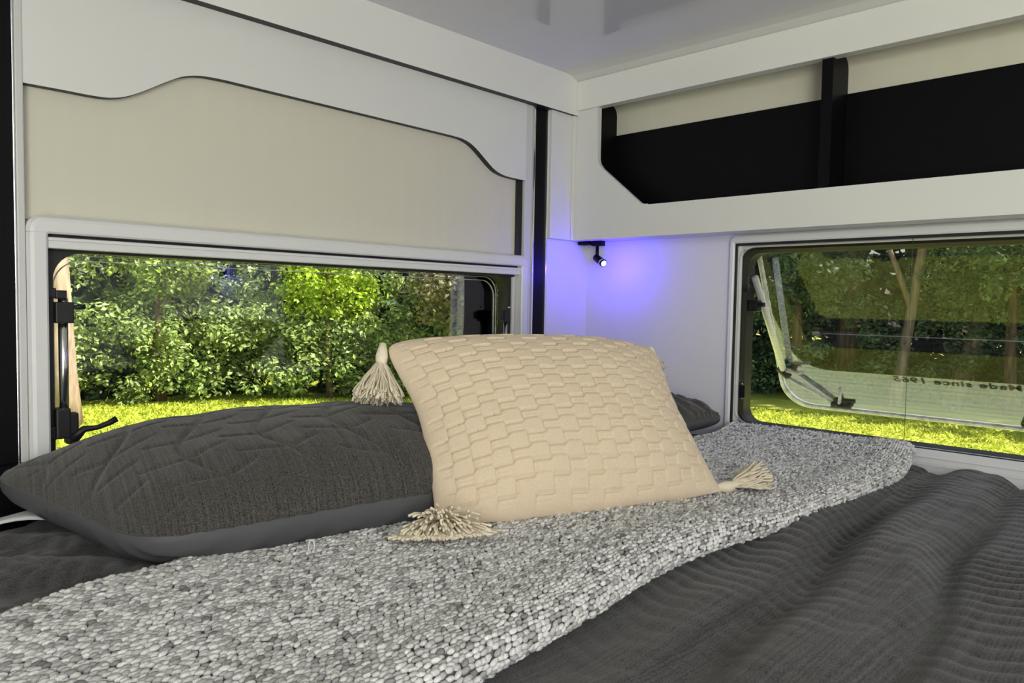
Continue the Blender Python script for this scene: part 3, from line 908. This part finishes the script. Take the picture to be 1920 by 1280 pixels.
fr = np.stack([x, y, zf], -1).reshape(-1, 3)
zbk = -0.045 * prof + inner * 0.003 * fbm(x, y, 78, 20, 2)
bk = np.stack([x, y, zbk - 0.0003], -1).reshape(-1, 3)
idx = np.arange(nu * nvv).reshape(nvv, nu)
fq = np.stack([idx[:-1, :-1], idx[:-1, 1:], idx[1:, 1:], idx[1:, :-1]], -1).reshape(-1, 4)
o = np_obj('cover_front', fr, fq, M['cushion'], cu); o.location = (0, 0, 0)
o = np_obj('cover_back', bk, fq[:, ::-1], M['cushion'], cu); o.location = (0, 0, 0)
Mcu = Matrix.Translation(cen) @ cu.rotation_euler.to_matrix().to_4x4()

def tassel(corner, path_dir, length, spread, droop, n, splay=0.0, flat=0.0, seed=1):
    """all in world space, parented to the cushion"""
    r = random.Random(seed)
    d = Vector(path_dir).normalized()
    ax = d.cross(Vector((0, 0, 1)))
    if ax.length < 0.2:
        ax = d.cross(Vector((1, 0, 0)))
    ax.normalize()
    bx_ = d.cross(ax).normalized()
    c = Vector(corner)
    root_bm = bmesh.new()
    tube_bm(root_bm, [c - d * 0.012, c, c + d * 0.008, c + d * 0.016, c + d * 0.022], [0.005, 0.008, 0.0098, 0.0092, 0.0078], 12)
    knot = bm_obj('tassel', root_bm, M['tassel'], cu, smooth=True)
    knot.location = (0, 0, 0)
    knot.matrix_local = Mcu.inverted()
    VV, FF, CC = [], [], []
    for k in range(n):
        a = r.uniform(0, 2 * math.pi)
        rad = math.sqrt(r.random())
        o1 = math.cos(a) * ax + math.sin(a) * bx_
        L = length * r.uniform(0.82, 1.1)
        pts = []
        curl = r.uniform(-1, 1)
        for t in np.linspace(0, 1, 7):
            p = c + d * (0.018 + L * t * (1 - splay * 0.45 * rad * t)) + o1 * (0.006 * rad + spread * rad * (t ** (0.75 if splay else 0.9)))
            p += Vector((0, 0, -droop * t * t))
            p += (ax * math.sin(t * 7 + a * 3) + bx_ * math.cos(t * 6 + a * 5)) * 0.0035 * curl * (0.3 + t)
            if flat and p.z < flat + 0.0015:
                p.z = flat + 0.0015 + 0.003 * r.random()
            pts.append(p)
        b0 = len(VV)
        shade = r.uniform(0.82, 1.08)
        for i, p in enumerate(pts):
            tdir = (pts[min(i + 1, 6)] - pts[max(i - 1, 0)]).normalized()
            s1_ = tdir.cross(Vector((0.3, 0.2, 0.9))).normalized()
            s2_ = tdir.cross(s1_)
            for q in range(4):
                w = 0.0014 * (1.0 if i < 6 else 1.35)
                VV.append(tuple(p + w * (math.cos(q * math.pi / 2) * s1_ + math.sin(q * math.pi / 2) * s2_)))
                CC.append((0.80 * shade, 0.72 * shade, 0.555 * shade))
            if i:
                for q in range(4):
                    FF.append((b0 + (i - 1) * 4 + q, b0 + (i - 1) * 4 + (q + 1) % 4, b0 + i * 4 + (q + 1) % 4, b0 + i * 4 + q))
        FF.append((b0 + 24, b0 + 25, b0 + 26, b0 + 27))
    s = np_obj('strands', VV, FF, M['tassel'], knot, col=np.array(CC))
    s.location = (0, 0, 0)
    s['kind'] = 'stuff'
    me = knot.data
    a_ = me.color_attributes.new('col', 'FLOAT_COLOR', 'POINT')
    a_.data.foreach_set('color', np.tile(np.array([0.80, 0.72, 0.555, 1], np.float32), len(me.vertices)))
    return knot

cw = lambda a, b, c_=0.0: Mcu @ Vector((a, b, c_))
tassel(cw(-CW / 2 - 0.0265, CH / 2 - 0.022, 0.0), (-0.22, -0.16, -0.95), 0.058, 0.034, 0.0, 240, seed=3)
tassel(cw(-CW / 2 - 0.006, -CH / 2 - 0.006, 0.002), (-0.50, -0.85, -0.12), 0.056, 0.066, 0.020, 520, splay=0.6, flat=0.836, seed=4)
tassel(cw(CW / 2 + 0.014, -CH / 2 + 0.004, -0.004), (0.82, -0.45, 0.02), 0.054, 0.034, 0.0, 260, flat=0.838, seed=5)
tassel(cw(CW / 2 + 0.012, CH / 2 - 0.024, -0.01), (0.75, 0.45, -0.6), 0.050, 0.022, 0.0, 90, seed=6)

# ------------------------------------------------------------------ outside: lawn, undergrowth, trees
GZ = -0.45
bm = bmesh.new()
bmesh.ops.create_grid(bm, x_segments=40, y_segments=40, size=40)
for vv in bm.verts:
    vv.co.z = GZ
bm_obj('ground', bm, M['lawn'], kind=S)

def leaf_arrays(cen, size, nrm_bias, col, r, flat=0.5):
    n = len(cen)
    nr_ = r.normal(0, 1, (n, 3)) * flat + nrm_bias
    nr_ /= np.linalg.norm(nr_, axis=1, keepdims=True) + 1e-9
    t = r.normal(0, 1, (n, 3))
    t -= (t * nr_).sum(1, keepdims=True) * nr_
    t /= np.linalg.norm(t, axis=1, keepdims=True) + 1e-9
    b = np.cross(nr_, t)
    s = size[:, None]
    p0 = cen - t * s * 0.5
    p1 = cen + b * s * 0.30 + nr_ * s * 0.10
    p2 = cen + t * s * 0.5
    p3 = cen - b * s * 0.30 + nr_ * s * 0.10
    v = np.stack([p0, p1, p2, p3], 1).reshape(-1, 3)
    i = np.arange(n)[:, None] * 4
    f = np.concatenate([i + np.array([[0, 1, 2]]), i + np.array([[0, 2, 3]])])
    return v, f, np.repeat(col, 4, 0)

def clumps(centers, radii, per, size, base, tip, r, squash=0.75):
    """leafy clumps: leaves near the outside of each little ball"""
    n = len(centers)
    c = np.repeat(centers, per, 0)
    rad = np.repeat(radii, per)
    d = r.normal(0, 1, (n * per, 3))
    d /= np.linalg.norm(d, axis=1, keepdims=True)
    rr = r.random(n * per) ** 0.4
    off = d * (rad * rr)[:, None]
    off[:, 2] *= squash
    p = c + off
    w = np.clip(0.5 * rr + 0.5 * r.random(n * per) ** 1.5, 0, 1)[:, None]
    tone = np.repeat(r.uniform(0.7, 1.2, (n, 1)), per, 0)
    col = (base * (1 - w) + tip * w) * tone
    bias = d * 0.9 + np.array([0, 0, 0.8])
    return leaf_arrays(p, size * r.uniform(0.6, 1.25, n * per), bias, col, r)

def merge(parts):
    V, F, C = [], [], []
    b = 0
    for v, f, c in parts:
        V.append(v); F.append(f + b); C.append(c); b += len(v)
    return np.concatenate(V), np.concatenate(F), np.concatenate(C)

CX, CY = -1.72, -1.37
def polar(az, d):
    a = np.radians(az)
    return CX + d * np.cos(a), CY + d * np.sin(a)

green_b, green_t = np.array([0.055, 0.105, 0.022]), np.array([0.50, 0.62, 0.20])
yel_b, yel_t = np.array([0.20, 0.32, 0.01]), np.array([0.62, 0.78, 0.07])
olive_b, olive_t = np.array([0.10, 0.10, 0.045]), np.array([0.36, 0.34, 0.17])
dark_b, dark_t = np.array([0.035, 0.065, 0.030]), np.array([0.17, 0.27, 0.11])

# undergrowth in front of the left window: banks of bushes with gaps of shade
def bank(az0, az1, d0, d1, n, h0, h1, base, tip, seed, size=0.085, per=70):
    r = np.random.default_rng(seed)
    az = r.uniform(az0, az1, n); d = r.uniform(d0, d1, n)
    x, y = polar(az, d)
    z = GZ + h0 + (h1 - h0) * r.random(n)
    return clumps(np.stack([x, y, z], -1), r.uniform(0.16, 0.34, n), per, size, base, tip, r)
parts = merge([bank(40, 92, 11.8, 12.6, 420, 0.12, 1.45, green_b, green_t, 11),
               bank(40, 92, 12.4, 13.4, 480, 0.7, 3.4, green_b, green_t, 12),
               bank(38, 94, 12.9, 13.8, 420, 0.0, 0.9, dark_b, dark_t, 16, size=0.12)])  # low leaves coloured dark for the shade below the bushes
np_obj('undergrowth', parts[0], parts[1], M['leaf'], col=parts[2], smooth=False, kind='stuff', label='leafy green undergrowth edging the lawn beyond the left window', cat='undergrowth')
parts = merge([bank(-12, 42, 13.4, 14.6, 380, 0.10, 1.8, dark_b, np.array([0.30, 0.43, 0.19]), 14, size=0.09),
               bank(-14, 44, 14.6, 15.4, 420, 0.0, 0.9, dark_b, dark_t, 17, size=0.12),  # dark low leaves again, standing in for shade near the ground
               bank(-12, 42, 13.8, 15.2, 380, 1.2, 4.2, dark_b, np.array([0.30, 0.43, 0.20]), 15, size=0.08)])
np_obj('undergrowth', parts[0], parts[1], M['dleaf'], col=parts[2], smooth=False, kind='stuff', label='darker leafy undergrowth edging the lawn beyond the right window', cat='undergrowth')

# deep forest behind
r = np.random.default_rng(5)
n = 42000
az = r.uniform(-30, 110, n); d = r.uniform(15.5, 20, n)
x, y = polar(az, d)
z = GZ + 9 * r.random(n) ** 1.1
cols = dark_b * 0.7 + (dark_t - dark_b) * r.random((n, 1)) ** 3 * 0.7
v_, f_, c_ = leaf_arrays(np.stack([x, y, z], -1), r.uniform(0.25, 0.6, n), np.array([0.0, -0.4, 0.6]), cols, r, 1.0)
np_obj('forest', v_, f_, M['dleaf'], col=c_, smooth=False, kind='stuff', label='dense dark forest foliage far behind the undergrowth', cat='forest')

def tree(az, d, h, rad, bark, crown_z, crown_r, n, base, tip, label, lean=(0, 0), fork=False, seed=1, size=0.09, stems=None):
    r = np.random.default_rng(seed)
    x, y = (float(q) for q in polar(az, d))
    root = empty('tree', (x, y, GZ), label=label, cat='tree')
    ts = np.linspace(0, 1, 9)
    pts = [Vector((x + lean[0] * t + 0.05 * math.sin(5 * t + seed), y + lean[1] * t + 0.05 * math.cos(4 * t + seed), GZ - 0.05 + h * t)) for t in ts]
    bm = bmesh.new()
    tube_bm(bm, pts, [rad * (1.25 - 0.6 * t) if t > 0 else rad * 1.6 for t in ts], 10)
    if fork:
        for sgn, t0 in ((-1, 2), (1, 3), (-1, 4)):
            b = pts[t0]
            side = Vector((math.sin(math.radians(az)), -math.cos(math.radians(az)), 0)) * sgn
            tube_bm(bm, [b, b + side * 0.25 + Vector((0, 0, 0.7)), b + side * 0.6 + Vector((0, 0, 1.6)), b + side * 1.0 + Vector((0, 0, 3.0))], [rad * 0.75, rad * 0.6, rad * 0.5, rad * 0.35], 8)
    bm_obj('trunk', bm, bark, root, smooth=True)
    ctr = pts[-2] + Vector((0, 0, crown_z - h * 0.875 + GZ * 0))
    k = r.normal(0, 1, (n, 3)); k /= np.linalg.norm(k, axis=1, keepdims=True)
    k *= (crown_r * r.random(n) ** 0.4)[:, None]
    k[:, 2] *= 0.8
    cc = np.array(ctr[:]) + k
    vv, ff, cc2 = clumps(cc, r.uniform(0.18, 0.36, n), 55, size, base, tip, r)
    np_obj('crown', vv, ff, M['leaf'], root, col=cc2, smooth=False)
    return root

tree(75.6, 10.4, 5.5, 0.13, M['pale_bark'], 5.0, 1.5, 60, green_b, green_t, 'pale trunk tree rising behind the chrome stay of the left window', seed=2)
tree(58.0, 12.35, 3.2, 0.045, M['bark'], 1.85, 0.80, 75, yel_b, yel_t, 'bright yellow-green tree in the middle of the left window', seed=3)
tree(69.5, 12.5, 4.2, 0.07, M['bark'], 2.2, 0.75, 80, green_b, np.array([0.52, 0.66, 0.14]), 'fresh green tree at the upper left of the left window', seed=4)
tree(47.5, 11.8, 4.6, 0.06, M['pale_bark'], 1.9, 0.95, 110, olive_b, np.array([0.42, 0.36, 0.20]), 'olive brown tree at the right end of the left window', fork=True, seed=5)
tree(19.6, 14.6, 6.5, 0.17, M['bark'], 6.2, 1.3, 40, dark_b, dark_t, 'thick brown double trunk tree left of the cord in the right window', fork=True, seed=6)
tree(16.6, 13.6, 6.5, 0.07, M['pale_bark'], 6.2, 1.2, 40, dark_b, dark_t, 'slender pale forked tree just left of the cord in the right window', lean=(0.2, -0.6), fork=True, seed=7)
tree(13.4, 14.2, 6.5, 0.10, M['pale_bark'], 6.4, 1.3, 40, dark_b, dark_t, 'pale leaning tree right of the cord in the right window', lean=(0.3, -1.4), seed=8)
tree(10.3, 13.6, 4.6, 0.07, M['bark'], 2.4, 1.2, 130, green_b * 0.8, np.array([0.36, 0.50, 0.18]), 'leafy mid green tree at the right edge of the right window', seed=9)
tree(23.0, 13.6, 4.6, 0.07, M['bark'], 2.4, 1.0, 90, dark_b, np.array([0.28, 0.42, 0.18]), 'dark green tree behind the open pane of the right window', seed=10)

# grass blades in the seen part of the lawn
r = np.random.default_rng(8)
n = 42000
az = r.uniform(2, 82, n); d = 4.5 + 7.6 * r.random(n) ** 0.7
x, y = polar(az, d)
h = r.uniform(0.02, 0.06, n)
la = r.uniform(0, 2 * math.pi, n)
w = 0.008 + 0.0012 * d
p0 = np.stack([x - w * np.cos(la), y - w * np.sin(la), np.full(n, GZ)], -1)
p1 = np.stack([x + w * np.cos(la), y + w * np.sin(la), np.full(n, GZ)], -1)
p2 = np.stack([x + r.normal(0, 0.04, n), y + r.normal(0, 0.04, n), GZ + h], -1)
gv = np.stack([p0, p1, p2], 1).reshape(-1, 3)
gf = np.arange(3 * n).reshape(-1, 3)
gc = np.array([0.43, 0.48, 0.065]) * r.uniform(0.85, 1.15, (n, 1))
np_obj('grass', gv, gf, M['blade'], col=np.repeat(gc, 3, 0), smooth=False, kind='stuff', label='bright yellow-green mown lawn outside both windows', cat='grass')
